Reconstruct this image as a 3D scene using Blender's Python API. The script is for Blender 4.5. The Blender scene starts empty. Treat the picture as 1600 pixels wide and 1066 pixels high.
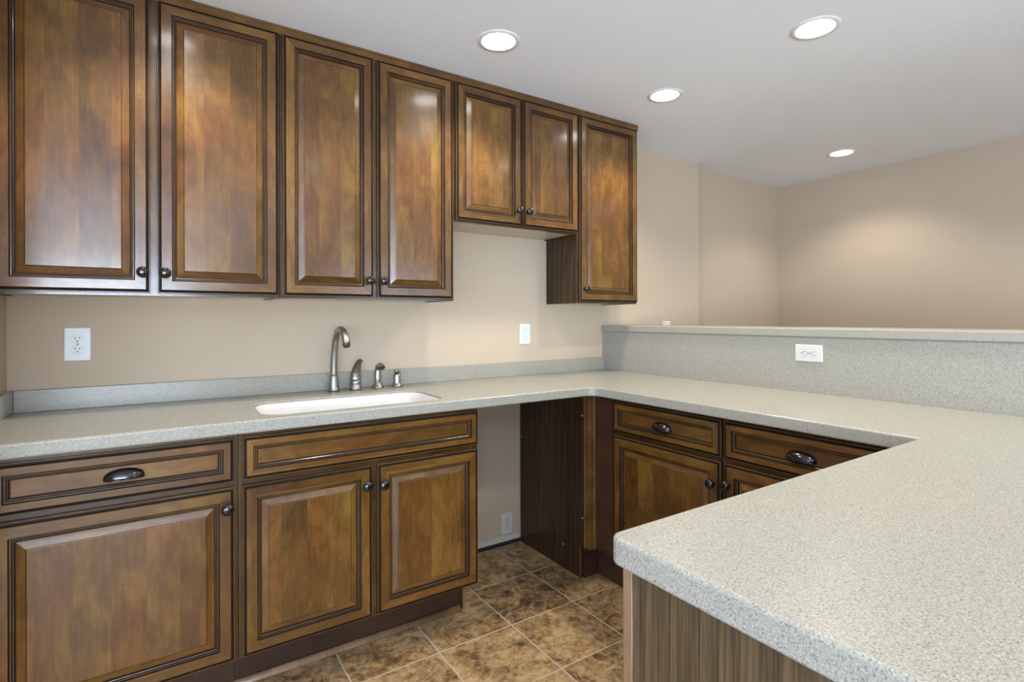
import bpy, bmesh, math, random
from mathutils import Vector, Matrix
C = bpy.context.scene.collection
sc = bpy.context.scene
PI = math.pi
R = math.radians

# ------------------------------------------------------------------ camera
cd = bpy.data.cameras.new('camera'); cam = bpy.data.objects.new('camera', cd); C.objects.link(cam)
cd.sensor_width = 36; cd.lens = 831.63 * 36 / 1600
cd.shift_x = -0.0006; cd.shift_y = -(533 - 497.26) / 1600
cd.clip_start = 0.02
cam.matrix_world = (Matrix.Translation((0.45, -2.5295, 1.2764)) @ Matrix.Rotation(R(-33.472), 4, 'Z')
                    @ Matrix.Rotation(R(90), 4, 'X') @ Matrix.Rotation(R(-0.159), 4, 'Z'))
sc.camera = cam
# ------------------------------------------------------------------ world, daylight fill, exposure
w = bpy.data.worlds.new('world'); sc.world = w; w.use_nodes = True
bg = w.node_tree.nodes['Background']; bg.inputs[0].default_value = (0.75, 0.86, 1.0, 1); bg.inputs[1].default_value = 1.0
def area(name, loc, rot, sx, sy, power, col):
    l = bpy.data.lights.new(name, 'AREA'); l.shape = 'RECTANGLE'; l.size = sx; l.size_y = sy
    l.energy = power; l.color = col
    o = bpy.data.objects.new(name, l); C.objects.link(o); o.location = loc; o.rotation_euler = rot
    return o
# added fill lamps standing in for daylight, at added windows behind the photographer
area('daylight_fill_rear', (-0.80, -6.38, 1.32), (R(133), 0, 0), 3.1, 1.8, 520, (0.70, 0.83, 1.0))  # daylight assumed from cool reflections; tilted up as ceiling fill
area('daylight_fill_far', (3.6, -6.38, 1.5), (R(100), 0, 0), 1.8, 1.3, 35, (0.66, 0.83, 1.0))  # added fill for the far side of the bar; no source seen there
area('daylight_fill_side', (-2.45, -3.6, 1.30), (R(108), 0, R(-90)), 2.3, 1.7, 125, (0.50, 0.68, 1.0))  # daylight assumed from the bluish near worktop edge, added as side fill
sc.view_settings.view_transform = 'Standard'
sc.view_settings.look = 'None'
sc.view_settings.gamma = 1
sc.view_settings.use_curve_mapping = False
sc.view_settings.exposure = 0.12
sc.cycles.use_denoising = True
sc.cycles.max_bounces = 10; sc.cycles.diffuse_bounces = 6
sc.cycles.caustics_reflective = False; sc.cycles.caustics_refractive = False
CAN_W = 32.0            # power of each recessed lamp
CAN_COL = (1.0, 0.93, 0.80)

# ------------------------------------------------------------------ materials
class NT:
    def __init__(s, name):
        s.m = bpy.data.materials.new(name); s.m.use_nodes = True
        s.t = s.m.node_tree; s.b = s.t.nodes['Principled BSDF']
    def n(s, typ, **k):
        x = s.t.nodes.new(typ)
        for a, v in k.items(): setattr(x, a, v)
        return x
    def l(s, a, b): s.t.links.new(a, b)
    def setin(s, x, d):
        for k, v in d.items():
            if hasattr(v, 'is_output'): s.l(v, x.inputs[k])
            else: x.inputs[k].default_value = v
        return x
    def math(s, op, a, b=None, c=None):
        x = s.n('ShaderNodeMath', operation=op)
        for i, v in enumerate((a, b, c)):
            if v is None: continue
            if hasattr(v, 'is_output'): s.l(v, x.inputs[i])
            else: x.inputs[i].default_value = v
        return x.outputs[0]
    def mix(s, f, a, b, mode='MIX'):
        x = s.n('ShaderNodeMix', data_type='RGBA', blend_type=mode)
        for i, v in ((0, f), (6, a), (7, b)):
            if hasattr(v, 'is_output'): s.l(v, x.inputs[i])
            else: x.inputs[i].default_value = v if i == 0 else (*v, 1)
        return x.outputs[2]
    def ramp(s, f, stops, interp='LINEAR'):
        x = s.n('ShaderNodeValToRGB'); x.color_ramp.interpolation = interp
        e = x.color_ramp.elements
        while len(e) < len(stops): e.new(0.5)
        for i, (p, c) in enumerate(stops):
            e[i].position = p; e[i].color = (*c, 1) if len(c) == 3 else c
        s.l(f, x.inputs[0]); return x.outputs[0]
    def noise(s, vec, scale, detail=3, rough=0.5, dist=0.0):
        x = s.n('ShaderNodeTexNoise'); s.l(vec, x.inputs['Vector'])
        x.inputs['Scale'].default_value = scale; x.inputs['Detail'].default_value = detail
        x.inputs['Roughness'].default_value = rough; x.inputs['Distortion'].default_value = dist
        return x.outputs['Fac']
    def mapping(s, vec, scale=(1, 1, 1), rot=(0, 0, 0)):
        x = s.n('ShaderNodeMapping'); s.l(vec, x.inputs[0])
        x.inputs['Scale'].default_value = scale; x.inputs['Rotation'].default_value = rot
        return x.outputs[0]
    def objvec(s, rand=True):
        tc = s.n('ShaderNodeTexCoord')
        if not rand: return tc.outputs['Object']
        oi = s.n('ShaderNodeObjectInfo')
        cm = s.n('ShaderNodeCombineXYZ')
        for i, k in enumerate((37.0, 53.0, 71.0)): s.l(s.math('MULTIPLY', oi.outputs['Random'], k), cm.inputs[i])
        a = s.n('ShaderNodeVectorMath', operation='ADD'); s.l(tc.outputs['Object'], a.inputs[0]); s.l(cm.outputs[0], a.inputs[1])
        return a.outputs[0]
    def bump(s, h, strength, dist):
        x = s.n('ShaderNodeBump'); x.inputs['Strength'].default_value = strength; x.inputs['Distance'].default_value = dist
        s.l(h, x.inputs['Height']); s.l(x.outputs[0], s.b.inputs['Normal'])

def simple(name, col, rough=0.5, metal=0.0, coat=0.0, emit=None, spec=0.5):
    t = NT(name); t.b.inputs['Base Color'].default_value = (*col, 1)
    t.b.inputs['Roughness'].default_value = rough; t.b.inputs['Metallic'].default_value = metal
    t.b.inputs['Coat Weight'].default_value = coat; t.b.inputs['Specular IOR Level'].default_value = spec
    if emit:
        t.b.inputs['Emission Color'].default_value = (*emit[0], 1); t.b.inputs['Emission Strength'].default_value = emit[1]
    return t.m

def wood(name, dark, mid, light, horiz=False, planks=0.085, rough=0.27, figure=1.0, red=False):
    """stained maple: glue-laminated boards, fine streaky grain and cloudy blotches"""
    t = NT(name); v = t.objvec()
    tc = t.n('ShaderNodeTexCoord'); oi = t.n('ShaderNodeObjectInfo')
    sep = t.n('ShaderNodeSeparateXYZ'); t.l(tc.outputs['Object'], sep.inputs[0])
    ax = sep.outputs[2] if horiz else sep.outputs[0]
    # board index
    bi = t.math('FLOOR', t.math('ADD', t.math('DIVIDE', ax, planks), t.math('MULTIPLY', oi.outputs['Random'], 91.0)))
    wn = t.n('ShaderNodeTexWhiteNoise', noise_dimensions='1D'); t.l(bi, wn.inputs['W'])
    cm = t.n('ShaderNodeCombineXYZ'); t.l(t.math('MULTIPLY', wn.outputs[0], 13.0), cm.inputs[1 if not horiz else 1])
    va = t.n('ShaderNodeVectorMath', operation='ADD'); t.l(v, va.inputs[0]); t.l(cm.outputs[0], va.inputs[1]); vb = va.outputs[0]
    st = (1.0, 9.0, 9.0) if horiz else (9.0, 9.0, 1.0)
    cl = (1.0, 1.8, 1.8) if horiz else (1.8, 1.8, 1.0)
    grain = t.noise(t.mapping(vb, st), 9.0, 5, 0.6, 0.6)
    fine = t.noise(t.mapping(vb, (1, 30, 30) if horiz else (30, 30, 1)), 10.0, 3, 0.6)
    cloud = t.noise(t.mapping(vb, cl), 3.6, 5, 0.62, 0.9)
    mott = t.noise(t.mapping(vb, cl), 16.0, 4, 0.6, 0.4)
    f = t.math('MULTIPLY', t.math('SUBTRACT', cloud, 0.5), 1.35)
    f = t.math('ADD', f, t.math('MULTIPLY', t.math('SUBTRACT', grain, 0.5), 0.50 * figure))
    f = t.math('ADD', f, t.math('MULTIPLY', t.math('SUBTRACT', fine, 0.5), 0.30))
    f = t.math('ADD', f, t.math('MULTIPLY', t.math('SUBTRACT', mott, 0.5), 0.38))
    f = t.math('ADD', f, t.math('MULTIPLY', t.math('SUBTRACT', wn.outputs[0], 0.5), 0.32))
    f = t.math('ADD', f, 0.5)
    c = t.ramp(f, [(0.0, dark), (0.5, mid), (1.0, light)])
    if red:
        hue = t.noise(t.mapping(vb, cl), 2.2, 3, 0.5, 0.5)
        c = t.mix(t.ramp(hue, [(0.38, (0, 0, 0)), (0.62, (1, 1, 1))]), t.mix(1.0, c, (1.02, 0.90, 0.86), 'MULTIPLY'), t.mix(1.0, c, (0.98, 1.08, 0.92), 'MULTIPLY'))
    t.l(c, t.b.inputs['Base Color'])
    t.b.inputs['Roughness'].default_value = rough; t.b.inputs['Specular IOR Level'].default_value = 0.38
    t.b.inputs['Coat Weight'].default_value = 0.45; t.b.inputs['Coat Roughness'].default_value = 0.14
    t.bump(grain, 0.05, 0.002)
    return t.m

WD, WM, WL = (0.042, 0.018, 0.0065), (0.112, 0.051, 0.013), (0.225, 0.114, 0.026)
M = {}
M['wood_v'] = wood('stained_maple_upright', WD, WM, WL, red=True)
M['wood_h'] = wood('stained_maple_level', WD, WM, WL, horiz=True, red=True)
M['frame_v'] = wood('shaded_maple_upright', *[tuple(k * .5 for k in q) for q in (WD, WM, WL)])  # face frames: stained maple darkened, shade of the door gaps put into colour
M['frame_h'] = wood('shaded_maple_level', *[tuple(k * .5 for k in q) for q in (WD, WM, WL)], horiz=True)
M['glaze'] = simple('dark_glaze', (0.012, 0.008, 0.006), 0.55, spec=0.2)
M['raw_edge'] = wood('pale_wood_edge', (0.16, 0.095, 0.048), (0.25, 0.155, 0.082), (0.33, 0.215, 0.12), rough=0.5)
M['underside'] = wood('unfinished_maple', (0.42, 0.36, 0.25), (0.55, 0.48, 0.35), (0.62, 0.55, 0.42), horiz=True, rough=0.55, figure=0.4)
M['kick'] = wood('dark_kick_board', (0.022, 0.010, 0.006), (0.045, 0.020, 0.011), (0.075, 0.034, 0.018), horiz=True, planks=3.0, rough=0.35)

def veneer(name, dark, mid, light, freq=1.0, rough=0.4):
    """walnut-like veneer with open straight pores and a cathedral figure"""
    t = NT(name); v = t.objvec()
    d = t.noise(t.mapping(v, (1.6, 1.6, 0.5)), 2.2, 3, 0.5)
    wv = t.n('ShaderNodeTexWave', wave_type='BANDS', bands_direction='DIAGONAL', wave_profile='SAW')
    t.l(t.mapping(v, (1, 1, 0.03)), wv.inputs['Vector'])
    wv.inputs['Scale'].default_value = 16 * freq; wv.inputs['Distortion'].default_value = 7.0
    wv.inputs['Detail'].default_value = 3; wv.inputs['Detail Scale'].default_value = 0.9
    pores = t.noise(t.mapping(v, (34, 34, 0.8)), 6, 3, 0.7)
    f = t.math('ADD', t.math('MULTIPLY', wv.outputs['Fac'], 0.42), t.math('MULTIPLY', t.math('SUBTRACT', pores, 0.5), 1.9))
    f = t.math('ADD', f, t.math('ADD', t.math('MULTIPLY', t.math('SUBTRACT', d, 0.5), 0.8), 0.28))
    c = t.ramp(f, [(0.0, dark), (0.5, mid), (1.0, light)])
    t.l(c, t.b.inputs['Base Color']); t.b.inputs['Roughness'].default_value = rough; t.b.inputs['Specular IOR Level'].default_value = 0.32
    t.bump(pores, 0.08, 0.001)
    return t.m
M['veneer'] = veneer('lit_walnut_veneer', (0.028, 0.017, 0.008), (0.080, 0.051, 0.025), (0.138, 0.093, 0.049), 1.0, 0.42)  # same stain as the dark veneer, lightened by window light put into colour
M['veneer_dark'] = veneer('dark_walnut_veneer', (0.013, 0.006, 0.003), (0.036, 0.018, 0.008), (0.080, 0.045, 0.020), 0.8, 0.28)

def stone(name='speckled_solid_surface'):
    t = NT(name); tc = t.n('ShaderNodeTexCoord'); v = tc.outputs['Object']
    n1 = t.noise(v, 330, 2, 0.6); n2 = t.noise(v, 430, 1, 0.5); n3 = t.noise(v, 2.0, 3, 0.5)
    c = t.ramp(n1, [(0.30, (0.25, 0.24, 0.20)), (0.45, (0.325, 0.311, 0.262)), (0.55, (0.345, 0.331, 0.282)), (0.70, (0.43, 0.42, 0.37))])
    c2 = t.ramp(n2, [(0.32, (0.55, 0.54, 0.52)), (0.42, (1, 1, 1)), (0.60, (1, 1, 1)), (0.75, (1.2, 1.2, 1.2))])
    c = t.mix(1.0, c, c2, 'MULTIPLY')
    t.l(c, t.b.inputs['Base Color']); t.b.inputs['Roughness'].default_value = 0.27
    return t.m
M['stone'] = stone()

def wallpaint(name, col, amp=0.35):
    t = NT(name); tc = t.n('ShaderNodeTexCoord'); v = tc.outputs['Object']
    n = t.noise(v, 1.3, 3, 0.5); c = t.ramp(n, [(0.3, tuple(x * 0.985 for x in col)), (0.7, tuple(min(1, x * 1.02) for x in col))])
    t.l(c, t.b.inputs['Base Color']); t.b.inputs['Roughness'].default_value = 0.85
    h = t.noise(v, 75, 3, 0.55); t.bump(h, amp, 0.003)
    return t.m
M['wall'] = wallpaint('beige_wall_paint', (0.520, 0.422, 0.315), 0.12)
M['ceiling'] = wallpaint('white_ceiling_paint', (0.865, 0.915, 0.985), 0.4)

def tile(T=0.3302, ox=1.9947, oy=-0.3485, g=0.0028):
    t = NT('travertine_tile'); tc = t.n('ShaderNodeTexCoord'); sp = t.n('ShaderNodeSeparateXYZ')
    t.l(tc.outputs['Object'], sp.inputs[0])
    ux = t.math('DIVIDE', t.math('SUBTRACT', sp.outputs[0], ox), T); uy = t.math('DIVIDE', t.math('SUBTRACT', sp.outputs[1], oy), T)
    def edge(u):
        f = t.math('FRACT', u); return t.math('MINIMUM', f, t.math('SUBTRACT', 1.0, f))
    e = t.math('MINIMUM', edge(ux), edge(uy)); grout = t.math('LESS_THAN', e, g / T)
    cm = t.n('ShaderNodeCombineXYZ'); t.l(t.math('FLOOR', ux), cm.inputs[0]); t.l(t.math('FLOOR', uy), cm.inputs[1])
    wn = t.n('ShaderNodeTexWhiteNoise', noise_dimensions='3D'); t.l(cm.outputs[0], wn.inputs['Vector'])
    sc_ = t.n('ShaderNodeVectorMath', operation='SCALE'); t.l(wn.outputs['Color'], sc_.inputs[0]); sc_.inputs['Scale'].default_value = 9.0
    va = t.n('ShaderNodeVectorMath', operation='ADD'); t.l(tc.outputs['Object'], va.inputs[0]); t.l(sc_.outputs[0], va.inputs[1])
    a = t.noise(va.outputs[0], 5.5, 9, 0.66, 0.8); b = t.noise(va.outputs[0], 28, 6, 0.68, 0.5)
    # thin pale veins
    vn = t.noise(va.outputs[0], 8, 5, 0.6, 1.2)
    vein = t.math('SUBTRACT', 1.0, t.math('MINIMUM', t.math('MULTIPLY', t.math('ABSOLUTE', t.math('SUBTRACT', vn, 0.5)), 16.0), 1.0))
    f = t.math('ADD', t.math('MULTIPLY', a, 0.55), t.math('MULTIPLY', b, 0.55))
    f = t.math('ADD', f, t.math('MULTIPLY', t.math('SUBTRACT', wn.outputs['Value'], 0.5), 0.06))
    c = t.ramp(f, [(0.38, (0.045, 0.027, 0.014)), (0.48, (0.145, 0.082, 0.032)), (0.56, (0.29, 0.175, 0.070)), (0.67, (0.46, 0.31, 0.15))])
    c = t.mix(t.math('MULTIPLY', t.math('MULTIPLY', vein, b), 0.85), c, (0.44, 0.33, 0.20))
    c = t.mix(grout, c, (0.42, 0.36, 0.28))
    t.l(c, t.b.inputs['Base Color'])
    t.b.inputs['Roughness'].default_value = 0.42
    h = t.math('SUBTRACT', t.math('MULTIPLY', b, 0.25), grout); t.bump(h, 0.25, 0.002)
    return t.m
M['tile'] = tile()
M['black'] = simple('black_floor_felt', (0.012, 0.014, 0.014), 0.8)
M['base_white'] = simple('painted_wall_foot', (0.50, 0.49, 0.42), 0.6)
M['plate'] = simple('white_plastic', (0.70, 0.71, 0.72), 0.35)
M['plate_almond'] = simple('light_grey_plastic', (0.60, 0.60, 0.56), 0.4)
M['slot'] = simple('dark_slot', (0.03, 0.03, 0.03), 0.6)
M['groove'] = simple('grey_groove', (0.22, 0.22, 0.22), 0.6)
M['sink'] = simple('white_sink', (0.68, 0.68, 0.67), 0.25, coat=0.3)
M['steel'] = simple('brushed_steel', (0.5, 0.5, 0.48), 0.3, 1.0)
M['trim_white'] = simple('white_enamel', (0.78, 0.79, 0.80), 0.45)
M['lens'] = simple('lit_lamp_lens', (0.9, 0.9, 0.9), 0.5, emit=((1.0, 0.96, 0.90), 16.0))
def brushed(name, col, rough):
    t = NT(name); v = t.objvec(); n = t.noise(t.mapping(v, (1, 1, 12)), 60, 2, 0.5)
    t.b.inputs['Base Color'].default_value = (*col, 1); t.b.inputs['Metallic'].default_value = 1.0
    t.l(t.ramp(n, [(0.3, (rough - .05,) * 3), (0.7, (rough + .06,) * 3)]), t.b.inputs['Roughness'])
    return t.m
M['nickel'] = brushed('brushed_nickel', (0.35, 0.335, 0.30), 0.37)
M['nickel_dark'] = brushed('nickel_seam', (0.16, 0.15, 0.14), 0.35)
M['bronze'] = simple('oiled_bronze', (0.035, 0.032, 0.034), 0.20, 0.85, coat=0.5)
M['glass'] = simple('window_glass', (1, 1, 1), 0.02); M['glass'].node_tree.nodes['Principled BSDF'].inputs['Transmission Weight'].default_value = 1.0

# ------------------------------------------------------------------ mesh helpers
class MB:
    def __init__(s): s.bm = bmesh.new(); s.mats = []
    def mi(s, m):
        if m not in s.mats: s.mats.append(m)
        return s.mats.index(m)
    def box(s, x0, x1, y0, y1, z0, z1, m, bev=0.0, seg=2):
        mi = s.mi(m); vs = [s.bm.verts.new((x, y, z)) for x in (x0, x1) for y in (y0, y1) for z in (z0, z1)]
        fs = [s.bm.faces.new([vs[i] for i in q]) for q in ((0, 1, 3, 2), (4, 6, 7, 5), (0, 4, 5, 1), (2, 3, 7, 6), (0, 2, 6, 4), (1, 5, 7, 3))]
        for f in fs: f.material_index = mi
        if bev:
            es = list({e for f in fs for e in f.edges})
            r = bmesh.ops.bevel(s.bm, geom=es, offset=bev, segments=seg, affect='EDGES', profile=0.5)
            for f in r['faces']: f.material_index = mi; f.smooth = True
        return s
    def rings(s, rings, m, closed=False, cap0=True, cap1=True, smooth=True):
        """loft through rings of points"""
        mi = s.mi(m) if isinstance(m, str) or True else 0
        R_ = [[s.bm.verts.new(p) for p in r] for r in rings]
        n = len(R_[0])
        for a, b in zip(R_[:-1], R_[1:]):
            for i in range(n):
                f = s.bm.faces.new((a[i], a[(i + 1) % n], b[(i + 1) % n], b[i])); f.material_index = mi; f.smooth = smooth
        if cap0: f = s.bm.faces.new(list(reversed(R_[0]))); f.material_index = mi
        if cap1: f = s.bm.faces.new(R_[-1]); f.material_index = mi
        return s
    def lathe(s, prof, m, c=(0, 0, 0), axis='z', n=32, cap0=True, cap1=True):
        rr = []
        for r, h in prof:
            ring = []
            for i in range(n):
                a = 2 * PI * i / n; p = (r * math.cos(a), r * math.sin(a), h)
                if axis == 'y': p = (p[0], -p[2], p[1])      # height points towards -y
                ring.append((c[0] + p[0], c[1] + p[1], c[2] + p[2]))
            rr.append(ring)
        return s.rings(rr, m, cap0=cap0, cap1=cap1)
    def tube(s, pts, rad, m, n=24, cap0=True, cap1=True, flat=None):
        """tube in an arbitrary path; rad list; flat = (a, b) scale lists of the two ring axes"""
        P = [Vector(p) for p in pts]; rr = []; side = Vector((1, 0, 0))
        for i, p in enumerate(P):
            t = (P[min(i + 1, len(P) - 1)] - P[max(i - 1, 0)]).normalized()
            u = (side - side.dot(t) * t).normalized(); v = t.cross(u)
            ra = rad[i] if isinstance(rad, (list, tuple)) else rad
            fa, fb = (flat[i] if flat else (1, 1))
            rr.append([p + u * (ra * fa * math.cos(2 * PI * k / n)) + v * (ra * fb * math.sin(2 * PI * k / n)) for k in range(n)])
        return s.rings(rr, m, cap0=cap0, cap1=cap1)
    def rects(s, x0, x1, z0, z1, prof, cap=None):
        """mitred frame: prof = [(inset, y, material of the band that follows)]; front faces -y.
        'wood' bands use level grain on top/bottom and upright grain on the sides"""
        loops = []
        for ins, y, m in prof:
            loops.append([s.bm.verts.new(p) for p in ((x0 + ins, y, z0 + ins), (x1 - ins, y, z0 + ins), (x1 - ins, y, z1 - ins), (x0 + ins, y, z1 - ins))])
        for k in range(len(loops) - 1):
            m = prof[k][2]
            for i in range(4):
                a, b = loops[k], loops[k + 1]
                f = s.bm.faces.new((a[i], a[(i + 1) % 4], b[(i + 1) % 4], b[i]))
                mm = m if m != 'wood' else ('wood_h' if i % 2 == 0 else 'wood_v')
                f.material_index = s.mi(M[mm])
        if cap: f = s.bm.faces.new(loops[-1]); f.material_index = s.mi(M[cap])
        return s
    def build(s, name, parent=None, loc=(0, 0, 0), rot=None):
        bmesh.ops.recalc_face_normals(s.bm, faces=s.bm.faces)
        me = bpy.data.meshes.new(name); s.bm.to_mesh(me); s.bm.free()
        for m in s.mats: me.materials.append(m)
        o = bpy.data.objects.new(name, me); C.objects.link(o); o.location = loc
        if rot: o.rotation_euler = rot
        if parent: o.parent = parent
        return o
def thing(name, label, cat, loc=(0, 0, 0), rotz=0.0, group=None):
    o = bpy.data.objects.new(name, None); C.objects.link(o); o.location = loc; o.rotation_euler = (0, 0, rotz)
    o.empty_display_size = 0.1
    return tag(o, label, cat, group)
def tag(o, label, cat, group=None):
    o['label'] = label; o['category'] = cat
    if group: o['group'] = group
    return o
def struct(name, mb): o = mb.build(name); o['kind'] = 'structure'; return o

# ------------------------------------------------------------------ dimensions (metres, floor at 0)
CT = 0.948; TH = 0.042; XB = 2.810; XI = 2.1639; YC = -0.6264; YP = -1.9334; XE = 1.0154; YN = -2.60
ZC = 2.4235; ZU = 1.358; ZBAR = 1.2284; XEND = 3.781; YJ = 0.0968; XR = 4.996

# ------------------------------------------------------------------ room shell
f = MB(); f.box(-2.6, 5.1, -6.6, -0.012, -0.06, 0, M['tile']); struct('floor', f)
f = MB(); f.box(-0.02, 5.1, -0.012, YJ + .1, -0.06, -0.010, M['black']); o = struct('floor_felt', f); o.name = 'trim_1'
f = MB(); f.box(-2.6, 5.1, -6.6, 0.25, ZC, ZC + 0.1, M['ceiling']); struct('ceiling', f)
f = MB(); f.box(-0.12, XEND, 0, 0.1, 0.018, ZC, M['wall']); struct('wall_back', f)
f = MB(); f.box(XEND - 0.02, XR + 0.1, YJ + 0.004, YJ + 0.11, 0, ZC, M['wall']); struct('wall_recess', f)
f = MB(); f.box(XR, XR + 0.1, -6.6, YJ + 0.004, 0, ZC, M['wall']); struct('wall_right', f)
f = MB(); f.box(-0.12, 0, -1.15, 0, 0, ZC, M['wall']); struct('wall_left', f)
f = MB(); f.box(-2.6, -0.12, -1.15, -1.03, 0, ZC, M['wall']); struct('wall_side', f)
def wall_holes(name, x0, x1, y0, y1, holes):
    f = MB(); xs = x0
    for a, b, lo, hi in holes:
        f.box(xs, a, y0, y1, 0, ZC, M['wall'])
        if lo > 0: f.box(a, b, y0, y1, 0, lo, M['wall'])
        f.box(a, b, y0, y1, hi, ZC, M['wall']); xs = b
    f.box(xs, x1, y0, y1, 0, ZC, M['wall']); struct(name, f)
WIN = [(-2.4, 0.8, 0.36, 2.28), (2.7, 4.5, 0.8, 2.2)]  # unseen windows, added in the rear wall behind the fill lamps
wall_holes('wall_rear', -2.6, XR, -6.6, -6.5, WIN)
f = MB(); A_, B_, LO, HI = -4.9, -2.3, 0.36, 2.25
f.box(-2.7, -2.6, -6.6, A_, 0, ZC, M['wall']); f.box(-2.7, -2.6, B_, -1.03, 0, ZC, M['wall'])
f.box(-2.7, -2.6, A_, B_, 0, LO, M['wall']); f.box(-2.7, -2.6, A_, B_, HI, ZC, M['wall']); struct('wall_far_left', f)
f = MB(); mth = M['trim_white']
f.box(-2.68, -2.59, A_, A_ + .05, LO, HI, mth); f.box(-2.68, -2.59, B_ - .05, B_, LO, HI, mth)
f.box(-2.68, -2.59, A_ + .05, B_ - .05, LO, LO + .05, mth); f.box(-2.68, -2.59, A_ + .05, B_ - .05, HI - .05, HI, mth)
f.box(-2.67, -2.60, -3.63, -3.57, LO + .05, HI - .05, mth)
o = struct('window_3', f)  # unseen, added with the side fill lamp
g = MB(); g.box(-2.648, -2.642, A_ + .05, B_ - .05, LO + .05, HI - .05, M['glass']); g.build('pane', o)
for k, (a, b, lo, hi) in enumerate(WIN):
    f = MB(); mth = M['trim_white']
    f.box(a, a + .05, -6.58, -6.49, lo, hi, mth); f.box(b - .05, b, -6.58, -6.49, lo, hi, mth)
    f.box(a + .05, b - .05, -6.58, -6.49, lo, lo + .05, mth); f.box(a + .05, b - .05, -6.58, -6.49, hi - .05, hi, mth)
    f.box((a + b) / 2 - .03, (a + b) / 2 + .03, -6.57, -6.50, lo + .05, hi - .05, mth)
    o = struct('window_%d' % (k + 1), f)  # unseen, added with the rear and far fill lamps
    g = MB(); g.box(a + .05, b - .05, -6.548, -6.542, lo + .05, hi - .05, M['glass']); g.build('pane', o)
# exposed foot of the wall in the appliance gap
f = MB()
f.rings([[(x, y, z) for y, z in ((0.0, 0.024), (0.0, 0.052), (-0.005, 0.050), (-0.010, 0.028), (-0.010, 0.022))] for x in (1.56, 2.158)], M['base_white'], smooth=False)
struct('baseboard_back', f)
# half wall carrying the bar top
f = MB(); f.box(2.832, 2.95, -3.6, -0.001, 0, 1.1895, M['wall']); struct('wall_bar', f)

# ------------------------------------------------------------------ doors, drawers and hardware
def front(x0, x1, z0, z1, yb, name, parent, panel_name, fw=0.043, raised=True, knob=None, pull=None):
    """mitred frame with glazed beads; yb = plane of the face frame (door lies in front of it, towards -y)"""
    T = 0.0195
    y = lambda d: yb - d
    prof = [(0, y(0), 'glaze'), (0, y(0.0080), 'wood'), (0, y(0.0115), 'wood'), (0.0012, y(0.0135), 'wood'), (0.0030, y(0.0135), 'glaze'), (0.0042, y(0.0105), 'glaze'),
            (0.0085, y(0.0115), 'glaze'), (0.0112, y(0.0170), 'wood'), (0.0130, y(T), 'wood'), (fw, y(T), 'glaze'),
            (fw + .0012, y(0.0150), 'glaze'), (fw + .0034, y(0.0148), 'wood'), (fw + .0044, y(0.0160), 'wood'), (fw + .0060, y(0.0159), 'glaze'),
            (fw + .0070, y(0.0135), 'glaze'), (fw + .0090, y(0.0133), 'wood'), (fw + .0100, y(0.0148), 'wood'), (fw + .0118, y(0.0138), 'glaze'),
            (fw + .0128, y(0.0085), 'glaze'), (fw + .0172, y(0.0078), 'glaze'), (fw + .0172, y(0.004), 'glaze')]
    d = MB(); d.rects(x0, x1, z0, z1, prof)
    o = d.build(name, parent)
    q = fw + .0152
    p = MB()
    if raised:
        p.rects(x0, x1, z0, z1, [(q, y(0.0045), 'glaze'), (q, y(0.0085), 'wood'), (q + .0205, y(0.0160), 'glaze'), (q + .0219, y(0.0170), 'wood_v'), (q + .0236, y(0.0176), 'wood_v')], cap='wood_v')
    else:
        p.rects(x0, x1, z0, z1, [(q, y(0.0045), 'glaze'), (q, y(0.0092), 'wood_h'), (q + .0015, y(0.0098), 'wood_h')], cap='wood_h')
    p.build(panel_name, o)
    if knob:
        k = MB(); kx, kz = knob
        k.lathe([(0.0075, 0), (0.0075, 0.003), (0.0055, 0.006), (0.0050, 0.011), (0.0075, 0.0135), (0.0125, 0.0165), (0.0155, 0.0205), (0.0163, 0.0245), (0.0150, 0.0285), (0.0115, 0.0318), (0.006, 0.0336), (0.0015, 0.0340)], M['bronze'], (0, 0, 0), 'y', 36)
        k.build('knob', o, loc=(kx, y(T - .0003), kz)).scale = (1.14, 1.05, 1.14)
    if pull:
        k = MB(); px, pz = pull; W, D, H = 0.0500, 0.026, 0.030
        # cup pull: quarter-ellipsoid shell, open below, standing on a thin flange
        na, nb = 24, 10; outer, inner = [], []
        for i in range(na + 1):
            a = PI * i / na
            ro, ri = [], []
            for j in range(nb + 1):
                b = (PI / 2) * j / nb
                # a sweeps left-right, b from the wall plane (0) to the lip (pi/2)
                def pt(s):
                    x = math.cos(a) * W * s; rr = math.sin(a) ** 0.75 if 0 < i < na else 0.0
                    return (x, -math.sin(b) * D * s * rr, math.cos(b) * H * s * rr - 0.010)
                ro.append(pt(1)); ri.append(pt(0.90))
            outer.append(ro); inner.append(ri)
        def grid(gr, flip):
            vs = [[k.bm.verts.new(p) for p in r] for r in gr]
            for i in range(na):
                for j in range(nb):
                    try:
                        ff = k.bm.faces.new((vs[i][j], vs[i + 1][j], vs[i + 1][j + 1], vs[i][j + 1])); ff.smooth = True; ff.material_index = mi
                    except ValueError: pass
            return vs
        mi = k.mi(M['bronze']); vo = grid(outer, 0); vi = grid(inner, 1)
        for i in range(na):
            for j in (0, nb):
                ff = k.bm.faces.new((vo[i][j], vo[i + 1][j], vi[i + 1][j], vi[i][j])); ff.material_index = mi
        bmesh.ops.remove_doubles(k.bm, verts=k.bm.verts, dist=1e-6)
        # rim lip along the lower front edge
        k.tube([(math.cos(PI * i / 24) * W * .97, -(math.sin(PI * i / 24) ** .75 if 0 < i < 24 else 0) * D * .97, -0.0105) for i in range(25)], 0.0019, M['bronze'], n=8)
        k.build('cup_pull', o, loc=(px, (y(0.0098) if not raised else y(T)) - .0002, pz - .005))
    return o

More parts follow.
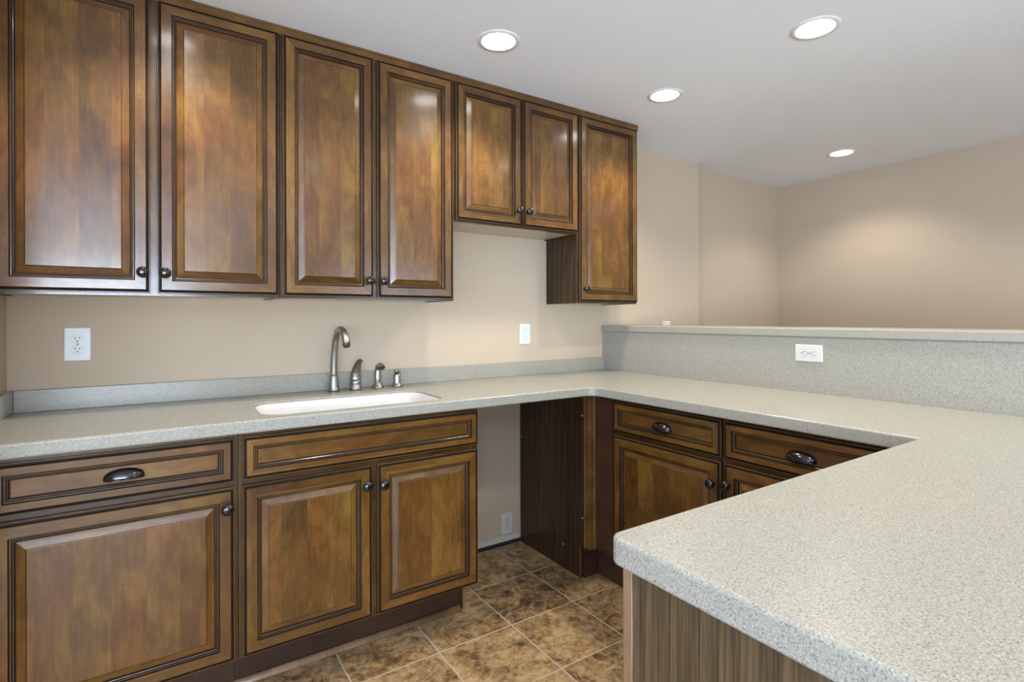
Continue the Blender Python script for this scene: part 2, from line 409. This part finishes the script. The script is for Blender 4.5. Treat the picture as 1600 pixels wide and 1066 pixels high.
def carcass(name, parent, x0, x1, z0, z1, depth, yf, frame_w=0.04, kick=0.0, side=None, under=None, mid=None):
    """box cabinet open behind its face frame; the frame front lies at yf, the back at y=-0.003"""
    side = side or M['veneer_dark']
    b = MB(); t = 0.016; y0 = yf + 0.019; y1 = -0.003
    b.box(x0, x0 + t, y0, y1, z0, z1, side); b.box(x1 - t, x1, y0, y1, z0, z1, side)
    b.box(x0 + t, x1 - t, y0, y1, z0 + .004, z0 + .020, under or side)
    b.box(x0 + t, x1 - t, -0.010, y1, z0 + .02, z1, side)
    if kick: pass
    b.build('body', parent)
    fr = MB()
    fr.box(x0, x0 + frame_w, yf, y0, z0, z1, M['frame_v'], 0.0008, 1); fr.box(x1 - frame_w, x1, yf, y0, z0, z1, M['frame_v'], 0.0008, 1)
    fr.box(x0 + frame_w, x1 - frame_w, yf, y0, z0, z0 + .038, M['frame_h']); fr.box(x0 + frame_w, x1 - frame_w, yf, y0, z1 - .045, z1, M['frame_h'])
    if mid: fr.box(mid - .02, mid + .02, yf, y0, z0 + .038, z1 - .045, M['frame_v'])
    fr.build('face_frame', parent)

YUF = -0.2865      # face frame plane of the wall cabinets
def upper(x0, x1, z0, label, doors, mid=None):
    t = thing('wall_cabinet', label, 'cabinet', (x0, 0, z0), 0, 'stained maple wall cabinets')
    carcass('wall_cabinet', t, 0.0005, x1 - x0 - .0005, 0, ZC - .004 - z0, .3, YUF, under=M['underside'], mid=mid and mid - x0, side=M['veneer_dark'])
    for a, b, kx in doors:
        front(a - x0, b - x0, 0.0085, 2.391 - z0, YUF, 'door', t, 'door_panel', knob=(kx - x0, 0.079 if z0 < 1.5 else 0.083))
    return t
upper(0.0, 0.839, ZU, 'tall double-door brown wall cabinet in the left corner, above the large wall outlet', [(0.016, 0.4205, 0.399), (0.4407, 0.8357, 0.463)], 0.43)
upper(0.839, 1.600, ZU, 'tall double-door brown wall cabinet above the faucet, second from the left', [(0.8497, 1.2122, 1.190), (1.2291, 1.5913, 1.2515)], 1.2206)
upper(1.600, 2.3612, 1.734, 'short double-door brown wall cabinet over the appliance gap, with a pale underside', [(1.608, 1.983, 1.9535), (1.991, 2.3566, 2.014)], 1.987)
upper(2.3612, 2.818, ZU, 'tall single-door brown wall cabinet at the right end of the row, next to bare wall', [(2.3675, 2.8132, 2.395)])
# scribe moulding under the ceiling
f = MB()
prof = [(YUF - .0005, ZC - .034), (YUF - .004, ZC - .034), (YUF - .0075, ZC - .029), (YUF - .0085, ZC - .012), (YUF - .0115, ZC - .009), (YUF - .0115, ZC - .001), (YUF - .0005, ZC - .001)]
f.rings([[(x, y, z) for y, z in prof] for x in (0.002, 2.826)], M['wood_h'], smooth=False)
prof2 = [(2.8183, ZC - .034), (2.8215, ZC - .034), (2.8255, ZC - .012), (2.8265, ZC - .009), (2.8265, ZC - .001), (2.8183, ZC - .001)]
f.rings([[(x, y, z) for x, z in prof2] for y in (YUF - .0004, -0.002)], M['wood_h'], smooth=False)
tag(f.build('scribe_molding'), 'slim brown wood molding running along the ceiling above all the wall cabinets', 'molding')

YBF = -0.5870      # face frame plane of the base cabinets
def base(x0, x1, label, fronts, loc, rotz, mid=None, kickx=None, yf=YBF, side=None, frame_w=0.032):
    t = thing('base_cabinet', label, 'cabinet', loc, rotz, 'stained maple base cabinets')
    carcass('base_cabinet', t, x0, x1, 0.165, CT - TH - .0015, .58, yf, frame_w=frame_w, mid=mid, side=side)
    fr = MB(); fr.box(x0 + frame_w, x1 - frame_w, yf + .0005, yf + .019, 0.725, 0.760, M['frame_h']); fr.build('frame_rail', t)
    for kind, a, b, z0, z1, hw in fronts:
        if kind == 'door': front(a, b, z0, z1, yf, 'door', t, 'door_panel', knob=hw)
        else: front(a, b, z0, z1, yf, 'drawer' if hw else 'false_front', t, 'drawer_panel' if hw else 'front_panel', fw=0.032, raised=False, pull=hw)
    return t
DZ = (0.174, 0.7335); WZ = (0.7505, 0.892)
t1 = base(0.001, 0.6585, 'brown base cabinet in the left corner with one wide door and a cup-pull drawer', [
    ('door', 0.065, 0.648, *DZ, (0.6254, 0.6715)), ('drawer', 0.065, 0.648, *WZ, (0.3595, 0.826))], (0, 0, 0), 0)
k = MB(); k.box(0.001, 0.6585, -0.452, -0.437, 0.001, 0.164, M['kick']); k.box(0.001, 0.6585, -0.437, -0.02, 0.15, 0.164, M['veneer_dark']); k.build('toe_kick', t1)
t2 = base(0.6595, 1.5545, 'brown double-door base cabinet under the sink with a wide blank front', [
    ('door', 0.6701, 1.1015, *DZ, (1.0765, 0.6660)), ('door', 1.1210, 1.5495, *DZ, (1.1385, 0.6600)), ('false', 0.6701, 1.5505, *WZ, None)],
    (0, 0, 0), 0, mid=1.111)
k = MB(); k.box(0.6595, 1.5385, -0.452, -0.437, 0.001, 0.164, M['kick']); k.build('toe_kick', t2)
k = MB(); k.box(1.5385, 1.5545, -0.455, -0.003, 0.001, 0.1645, M['veneer_dark']); k.build('side_foot', t2)
f = MB()
q = [(-0.4528, 0.0005)] + [(-0.4528 - 0.018 * math.cos(a), 0.0005 + 0.021 * math.sin(a)) for a in [i * PI / 16 for i in range(9)]]
f.rings([[(x, y, z) for y, z in q] for x in (0.002, 1.538)], M['raw_edge'])
tag(f.build('quarter_round_molding'), 'light brown quarter round wood strip on the floor along the base cabinets', 'molding')

# corner panel on the far side of the appliance gap
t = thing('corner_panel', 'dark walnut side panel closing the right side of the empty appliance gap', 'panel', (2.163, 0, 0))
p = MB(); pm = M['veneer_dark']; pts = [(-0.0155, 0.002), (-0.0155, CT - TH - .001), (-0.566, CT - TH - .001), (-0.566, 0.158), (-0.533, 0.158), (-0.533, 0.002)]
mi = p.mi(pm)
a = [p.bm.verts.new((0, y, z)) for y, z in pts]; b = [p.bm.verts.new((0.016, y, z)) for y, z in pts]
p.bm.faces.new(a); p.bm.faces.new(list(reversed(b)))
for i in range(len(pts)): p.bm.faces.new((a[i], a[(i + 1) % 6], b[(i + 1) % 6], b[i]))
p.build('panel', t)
p = MB(); p.box(-0.0008, 0.0008, -0.5345, -0.5325, 0.003, 0.158, M['raw_edge']); p.box(-0.0008, 0.0005, -0.5675, -0.5645, 0.159, CT - TH - .002, M['raw_edge']); p.build('edge_banding', t)
p = MB(); p.box(0.0005, 0.036, -0.601, -0.5665, 0.158, CT - TH - .001, M['wood_v'], 0.001, 1); p.box(0.0325, 0.0362, -0.6028, -0.5995, 0.158, CT - TH - .002, M['raw_edge']); p.build('filler_strip', t)
for yy, zz in ((-0.552, 0.80), (-0.552, 0.30), (-0.028, 0.60), (-0.40, 0.12)):
    p = MB(); p.lathe([(0.0035, 0), (0.0035, 0.0008), (0.001, 0.0012)], M['plate'], n=12)
    p.build('screw_cap', t, loc=(0.0, yy, zz), rot=(0, R(-90), 0))
p = MB(); p.box(0.017, 0.122, -0.545, -0.530, 0.001, 0.157, M['kick']); p.build('toe_kick', t)
p = MB(); p.box(0.0365, 0.0495, -0.7225, -0.6035, 0.166, CT - TH - .003, M['kick']); p.build('corner_filler', t)

# leg cabinets under the bar side of the counter: local x runs towards -Y, front (-y) faces -X
XF = 2.2134
LX, LY = XB, 0.0
kick_leg = None
def leg(y0, y1, label, fronts, mid=None):
    # local y=0 -> X = XB ; local yf
    t = base(-y0, -y1, label, fronts, (XB, 0, 0), R(-90), yf=-(XB - XF), frame_w=0.02)
    k = MB(); k.box(0.546 if y0 > -.7 else -y0, -y1, -(XB - 2.270), -(XB - 2.285), 0.001, 0.164, M['kick']); k.build('toe_kick', t)
    return t
tl = leg(-0.630, -1.3025, 'brown base cabinet at the inner corner of the counter, beside the dark panel', [
    ('door', 0.7280, 1.2935, *DZ, (1.2667, 0.650)), ('drawer', 0.7280, 1.2960, *WZ, (1.012, 0.823))])
leg(-1.3035, -1.890, 'brown base cabinet partly hidden behind the near counter, showing one cup pull', [
    ('door', 1.3095, 1.8770, *DZ, (1.3321, 0.660)), ('drawer', 1.3090, 1.8770, *WZ, (1.594, 0.823))])

# near leg of the U: cabinet with the walnut end panel
t = thing('peninsula_cabinet', 'nearest base cabinet with a plain walnut end panel, under the near counter', 'cabinet', (0, 0, 0))
p = MB(); p.box(1.0454, 1.060, -2.56, -1.9572, 0.0, CT - TH - .0015, M['veneer']); p.build('end_panel', t)
p = MB(); p.box(1.0440, 1.062, -1.9565, -1.9375, 0.0, CT - TH - .0015, M['raw_edge'], 0.0008, 1)
p.box(1.0448, 1.0470, -1.9570, -1.9566, 0.0, CT - TH - .002, M['glaze']); p.build('corner_strip', t)
p = MB(); p.box(1.0605, 2.17, -1.975, -1.957, 0.11, CT - TH - .002, M['wood_h']); p.box(1.0605, 2.79, -2.56, -2.544, 0.0, CT - TH - .002, M['veneer'])
p.box(1.0605, 2.79, -2.54, -1.98, 0.11, 0.126, M['veneer']); p.build('body', t)

# ------------------------------------------------------------------ worktop
SX0, SX1, SY0, SY1 = 0.742, 1.427, -0.566, -0.236
def rrect(x0, x1, y0, y1, r, n=10):
    P = []
    for cx, cy, a0 in ((x1 - r, y1 - r, 0), (x0 + r, y1 - r, 90), (x0 + r, y0 + r, 180), (x1 - r, y0 + r, 270)):
        for i in range(n + 1):
            a = R(a0 + 90 * i / n); P.append((cx + r * math.cos(a), cy + r * math.sin(a)))
    return P
def fillet(pts, rad, n=8):
    out = []; N = len(pts)
    for i, p in enumerate(pts):
        r = rad[i]
        if r <= 0: out.append(p); continue
        p = Vector(p); a = (Vector(pts[i - 1]) - p).normalized(); b = (Vector(pts[(i + 1) % N]) - p).normalized()
        s, e = p + a * r, p + b * r
        c = p + a * r + b * r
        for k in range(n + 1):
            u = k / n; ang = u * PI / 2
            q = c - b * r * math.cos(ang) - a * r * math.sin(ang); out.append((q.x, q.y))
    return out
def slab(name, loops, z0, z1, bev, m, parent=None):
    cu = bpy.data.curves.new(name, 'CURVE'); cu.dimensions = '2D'; cu.fill_mode = 'BOTH'
    cu.extrude = (z1 - z0) / 2 - bev; cu.bevel_depth = bev; cu.bevel_resolution = 3; cu.offset = -bev
    for L in loops:
        sp = cu.splines.new('POLY'); sp.points.add(len(L) - 1); sp.use_cyclic_u = True
        for i, (x, y) in enumerate(L): sp.points[i].co = (x, y, 0, 1)
    o = bpy.data.objects.new(name, cu); C.objects.link(o)
    dg = bpy.context.evaluated_depsgraph_get(); dg.update()
    me = bpy.data.meshes.new_from_object(o.evaluated_get(dg)); bpy.data.objects.remove(o)
    for v in me.vertices: v.co.z += (z0 + z1) / 2
    me.materials.clear(); me.materials.append(m)
    for p_ in me.polygons: p_.use_smooth = False
    o = bpy.data.objects.new(name, me); C.objects.link(o)
    if parent: o.parent = parent
    return o
wt = thing('worktop', 'speckled grey-beige solid surface worktop running in a U around the kitchen', 'countertop', (0, 0, 0))
out = fillet([(0.001, -0.001), (XB - .001, -0.001), (XB - .001, YN), (XE, YN), (XE, YP), (XI, YP), (XI, YC), (0.001, YC)],
             [0, 0, 0, 0.02, 0.022, 0.004, 0.045, 0])
hole = list(reversed(rrect(SX0, SX1, SY0, SY1, 0.075)))
slab('counter_slab', [out, hole], CT - TH, CT, 0.006, M['stone'], wt)
p = MB(); p.box(0.020, XB - .002, -0.019, -0.001, CT + .0002, CT + 0.078, M['stone'], 0.0015, 2); p.build('rear_backsplash', wt)
p = MB(); p.box(0.001, 0.0195, YC + .01, -0.001, CT + .0002, CT + 0.078, M['stone'], 0.0015, 2); p.build('side_backsplash', wt)
p = MB(); p.box(XB + .0, 2.8315, YN, -0.0012, CT - TH, 1.1898, M['stone']); p.build('tall_backsplash', wt)
bt = slab('bar_top', [fillet([(2.800, -0.0015), (3.20, -0.0015), (3.20, -3.30), (2.800, -3.30)], [0, 0, .03, .03])], 1.1906, ZBAR, 0.005, M['stone'])
tag(bt, 'raised speckled grey bar top ledge above the tall backsplash', 'bar top')

# ------------------------------------------------------------------ sink
t = thing('sink', 'white single-bowl undermount sink set in the grey worktop', 'sink', ((SX0 + SX1) / 2, (SY0 + SY1) / 2, CT))
cx, cy = (SX0 + SX1) / 2, (SY0 + SY1) / 2
def srr(d, z): return [(x - cx, y - cy, z) for x, y in rrect(SX0 + d, SX1 - d, SY0 + d, SY1 - d, max(0.075 - d * .6, .02))]
p = MB()
L_in = [srr(0.0012, -0.010), srr(0.004, -0.0088), srr(0.007, -0.012), srr(0.011, -0.06), srr(0.016, -0.13), srr(0.026, -0.160), srr(0.045, -0.172)]
L_out = [srr(0.0012, -0.010), srr(0.0012, -0.045), srr(0.004, -0.13), srr(0.016, -0.172), srr(0.045, -0.184)]
p.rings(L_in, M['sink'], cap0=False, cap1=True); p.rings(L_out, M['sink'], cap0=False, cap1=True)
p.build('bowl', t)
p = MB(); p.lathe([(0.042, 0), (0.043, 0.002), (0.038, 0.003), (0.030, 0.0015), (0.004, 0.001)], M['steel']); p.build('drain', t, loc=(0, 0.05, -0.1715))

# ------------------------------------------------------------------ faucet set
def catmull(P, n=8):
    P = [Vector(p) for p in P]; Q = [P[0] * 2 - P[1]] + P + [P[-1] * 2 - P[-2]]; out = []
    for i in range(1, len(Q) - 2):
        for k in range(n):
            u = k / n; a, b, c, d = Q[i - 1:i + 3]
            out.append(0.5 * ((2 * b) + (c - a) * u + (2 * a - 5 * b + 4 * c - d) * u * u + (3 * b - a - 3 * c + d) * u ** 3))
    out.append(P[-1]); return out
def interp(vals, m):
    out = []; N = len(vals) - 1
    for i in range(m):
        u = i / (m - 1) * N; k = min(int(u), N - 1); f_ = u - k; f_ = f_ * f_ * (3 - 2 * f_); out.append(vals[k] * (1 - f_) + vals[k + 1] * f_)
    return out
t = thing('faucet', 'tall brushed nickel gooseneck faucet behind the white sink', 'faucet', (1.1045, -0.065, CT))
p = MB(); p.lathe([(0.0265, 0.0003), (0.0265, 0.008), (0.0235, 0.012), (0.0225, 0.020), (0.0205, 0.045), (0.0185, 0.068), (0.0165, 0.072), (0.0140, 0.0725)], M['nickel']); p.build('base_collar', t)
ctrl = [(0, 0, .070), (0, -.004, .115), (0, -.010, .160), (0, -.020, .200), (0, -.040, .240), (0, -.075, .272), (0, -.115, .281), (0, -.158, .270), (0, -.186, .246), (0, -.200, .222)]
path = catmull(ctrl, 6); n = len(path)
p = MB(); p.tube(path, interp([.0160, .0155, .0150, .0146, .0142, .0140, .0142, .0150, .0160, .0168], n), M['nickel'], n=28); p.build('spout', t)
p = MB(); e = path[-1]; dirv = (path[-1] - path[-3]).normalized()
p.tube([e, e + dirv * .004, e + dirv * .0042, e + dirv * .013], [.0168, .0166, .0150, .0146], M['nickel_dark'], n=28); p.build('aerator', t)

t = thing('lever_valve', 'curved horn-shaped brushed nickel lever, first to the right of the gooseneck', 'faucet lever', (1.203, -0.068, CT))
t.scale = (1.2, 1.12, 1.0)
p = MB(); p.lathe([(0.0245, 0.0003), (0.0245, 0.006), (0.0220, 0.010), (0.0215, 0.022), (0.0205, 0.0235), (0.0205, 0.0255), (0.0215, 0.027), (0.0210, 0.046)], M['nickel']); p.build('valve_body', t)
path = catmull([(0, .000, .0465), (0, -.002, .066), (0, -.010, .088), (0, -.025, .110), (0, -.048, .131), (0, -.080, .145), (0, -.100, .148)], 6); n = len(path)
p = MB(); p.tube(path, interp([.0208, .0196, .0172, .0145, .0115, .0095, .0070], n), M['nickel'], n=28,
                 flat=[(a_, b_) for a_, b_ in zip(interp([1, 1, 1, 1, 1.05, 1.1, 1.1], n), interp([1, .98, .92, .85, .7, .5, .4], n))]); p.build('lever', t)

t = thing('side_sprayer', 'brushed nickel side sprayer with a bent head, second right of the gooseneck', 'sprayer', (1.309, -0.068, CT))
t.scale = (1.2, 1.12, 1.0)
p = MB(); p.lathe([(0.0235, 0.0003), (0.0235, 0.003), (0.0185, 0.010), (0.0140, 0.020), (0.0130, 0.026)], M['nickel']); p.build('holder', t)
path = catmull([(0, 0, .022), (0, .001, .045), (0, .001, .068), (0, -.002, .088), (0, -.012, .103), (0, -.030, .108), (0, -.044, .100)], 6); n = len(path)
p = MB(); p.tube(path, interp([.0115, .0140, .0135, .0112, .0110, .0125, .0145], n), M['nickel'], n=28); p.build('spray_body', t)
p = MB(); e = path[-1]; dirv = (path[-1] - path[-3]).normalized(); p.tube([e + dirv * .0002, e + dirv * .004], [.0148, .0140], M['nickel_dark'], n=28); p.build('spray_face', t)

t = thing('soap_dispenser', 'short brushed nickel soap dispenser pump, farthest right of the faucet set', 'soap dispenser', (1.404, -0.070, CT))
t.scale = (1.2, 1.12, 1.0)
p = MB(); p.lathe([(0.0225, 0.0003), (0.0225, 0.005), (0.0195, 0.009), (0.0160, 0.016), (0.0150, 0.022), (0.0150, 0.055), (0.0135, 0.060)], M['nickel']); p.build('body', t)
p = MB(); p.lathe([(0.0085, 0.0602), (0.0080, 0.067), (0.0125, 0.0685), (0.0130, 0.077), (0.0115, 0.081), (0.004, 0.083)], M['nickel'])
p.tube([(0, -.010, .0735), (0, -.024, .0725), (0, -.034, .069)], [.0055, .0050, .0042], M['nickel'], n=14); p.build('pump_head', t)

# ------------------------------------------------------------------ outlets (front faces -y, centre at origin)
def plate(mb, w_, h_, m):
    mb.rects(-w_ / 2, w_ / 2, -h_ / 2, h_ / 2, [], None) if False else None
    W, H = w_ / 2, h_ / 2
    rr = []
    for d, y in ((0, 0), (0, -.0022), (.0012, -.0040), (.004, -.0055)):
        rr.append([(x, y, z) for x, z in rrect(-W + d, W - d, -H + d, H - d, .0035, 4)])
    mb.rings(rr, m, smooth=False)
def recept(parent, z, m):
    """one duplex socket face with its slots"""
    p = MB()
    def disk(r, y0, y1, flat, mat, cxx=0, cz=0, n=32):
        ring = [(cxx + max(-1, min(1, 1)) * r * math.cos(2 * PI * i / n), cz + max(-flat, min(flat, r * math.sin(2 * PI * i / n)))) for i in range(n)]
        p.rings([[(x, y0, zz) for x, zz in ring], [(x, y1, zz) for x, zz in ring]], mat, smooth=False)
    disk(.0176, -.0052, -.0057, .0148, M['groove'])
    disk(.0168, -.0052, -.0068, .0140, m)
    for sx, hh in ((-.0065, .0088), (.0065, .0072)):
        p.box(sx - .0013, sx + .0013, -.0072, -.0066, .0035 - hh / 2, .0035 + hh / 2, M['slot'])
    disk(.0027, -.0066, -.0072, .0027, M['slot'], 0, -.0078, 14)
    p.build('receptacle', parent, loc=(0, 0, z))
def outlet(label, loc, rot=(0, 0, 0), w_=.0705, h_=.1145, mat='plate', style='duplex'):
    t = thing('outlet', label, 'outlet', loc); t.rotation_euler = rot
    p = MB(); plate(p, w_, h_, M[mat]); p.build('cover_plate', t)
    if style == 'duplex':
        recept(t, .0195, M[mat]); recept(t, -.0195, M[mat])
        p = MB(); p.lathe([(.0032, 0.0053), (.0032, .0064), (.001, .0068)], M['groove'], axis='y', n=14); p.build('screw', t)
    else:
        p = MB(); p.box(-.0172, .0172, -.0060, -.0050, -.0340, .0340, M['groove']); p.box(-.0164, .0164, -.0074, -.0058, -.0332, .0332, M[mat], .0006, 1)
        for sz in (.019, -.019):
            for sx in (-.0058, .0058): p.box(sx - .0010, sx + .0010, -.0078, -.0072, sz, sz + .0075, M['groove'])
            p.lathe([(.0024, 0.0072), (.0024, .0079)], M['groove'], c=(0, 0, sz - .0075), axis='y', n=12)
        p.build('receptacle', t)
    return t
outlet('large white duplex outlet on the wall at the far left, under the wall cabinets', (0.1935, -.0005, 1.1845), w_=.0795, h_=.1245)
outlet('white rectangular-faced outlet on the wall between the soap dispenser and the bar', (2.2075, -.0005, 1.1850), w_=.0745, h_=.1190, style='decora')
outlet('off-white outlet low on the wall inside the empty appliance gap', (2.079, -.0005, 0.1165), mat='plate_almond', h_=.1180)
outlet('sideways white outlet on the tall speckled backsplash under the bar top', (XB - .0005, -1.3047, 1.1200), rot=(0, R(90), R(-90)), mat='plate_almond', h_=.1180, w_=.0745)
t = thing('switch_plate', 'small white wall plate peeking up behind the bar top on the back wall', 'switch', (3.419, -.0005, 1.1925))
p = MB(); plate(p, .0745, .118, M['plate']); p.build('cover_plate', t)
p = MB(); p.box(-.0168, .0168, -.0070, -.0050, -.0335, .0335, M['plate'], .0006, 1); p.build('rocker', t)

# ------------------------------------------------------------------ recessed ceiling lamps
def can(x, y, label, k=1.0):
    t = thing('recessed_light', label, 'ceiling light', (x, y, ZC), 0, 'recessed ceiling lights')
    p = MB()
    n = 48; R1, R0 = .089, .069
    rr = [[(r * math.cos(2 * PI * i / n), r * math.sin(2 * PI * i / n), z) for i in range(n)] for r, z in ((R1, -.0004), (R1 - .002, -.0035), (R0 + .004, -.0050), (R0, -.0036), (R0, -.0006))]
    p.rings(rr, M['trim_white'], cap0=False, cap1=False); p.build('trim_ring', t)
    p = MB(); p.lathe([(R0 - .0006, -.0006), (R0 - .0006, -.0022), (R0 - .004, -.0030)], M['lens'], n=48); p.build('lens', t)
    l = bpy.data.lights.new('lamp_glow', 'SPOT'); l.energy = CAN_W * k; l.color = CAN_COL; l.spot_size = R(134); l.spot_blend = 0.55; l.shadow_soft_size = .055
    o = bpy.data.objects.new('lamp_glow', l); C.objects.link(o); o.location = (0, 0, -.062); o.parent = t
for x, y, lab in [
    (1.618, -.663, 'round recessed ceiling light nearest the short wall cabinet, leftmost of the four'),
    (2.620, -.676, 'round recessed ceiling light in front of the end wall cabinet, second nearest the cabinets'),
    (2.617, -1.433, 'largest-looking round recessed ceiling light at the upper right of the photo'),
    (4.415, -.700, 'farthest recessed ceiling light, close to the beige right wall'),
    (0.50, -.680, 'assumed recessed ceiling light above the corner base cabinet, outside the photo'),  # unseen, assumed from the glints in the left cabinet doors
    (1.40, -2.20, 'added recessed ceiling light above the near counter, outside the photo'),  # this lamp and those below are unseen, added to light the room
    (2.62, -2.30, 'added recessed ceiling light above the near end of the bar, outside the photo'),
    (4.415, -2.30, 'added recessed ceiling light beyond the bar, outside the photo'),
    (0.20, -4.00, 'added recessed ceiling light behind the photographer, left one'),
    (3.20, -4.20, 'added recessed ceiling light behind the photographer, right one'),
]: can(x, y, lab, 0.6 if x > 4 else 1.0)
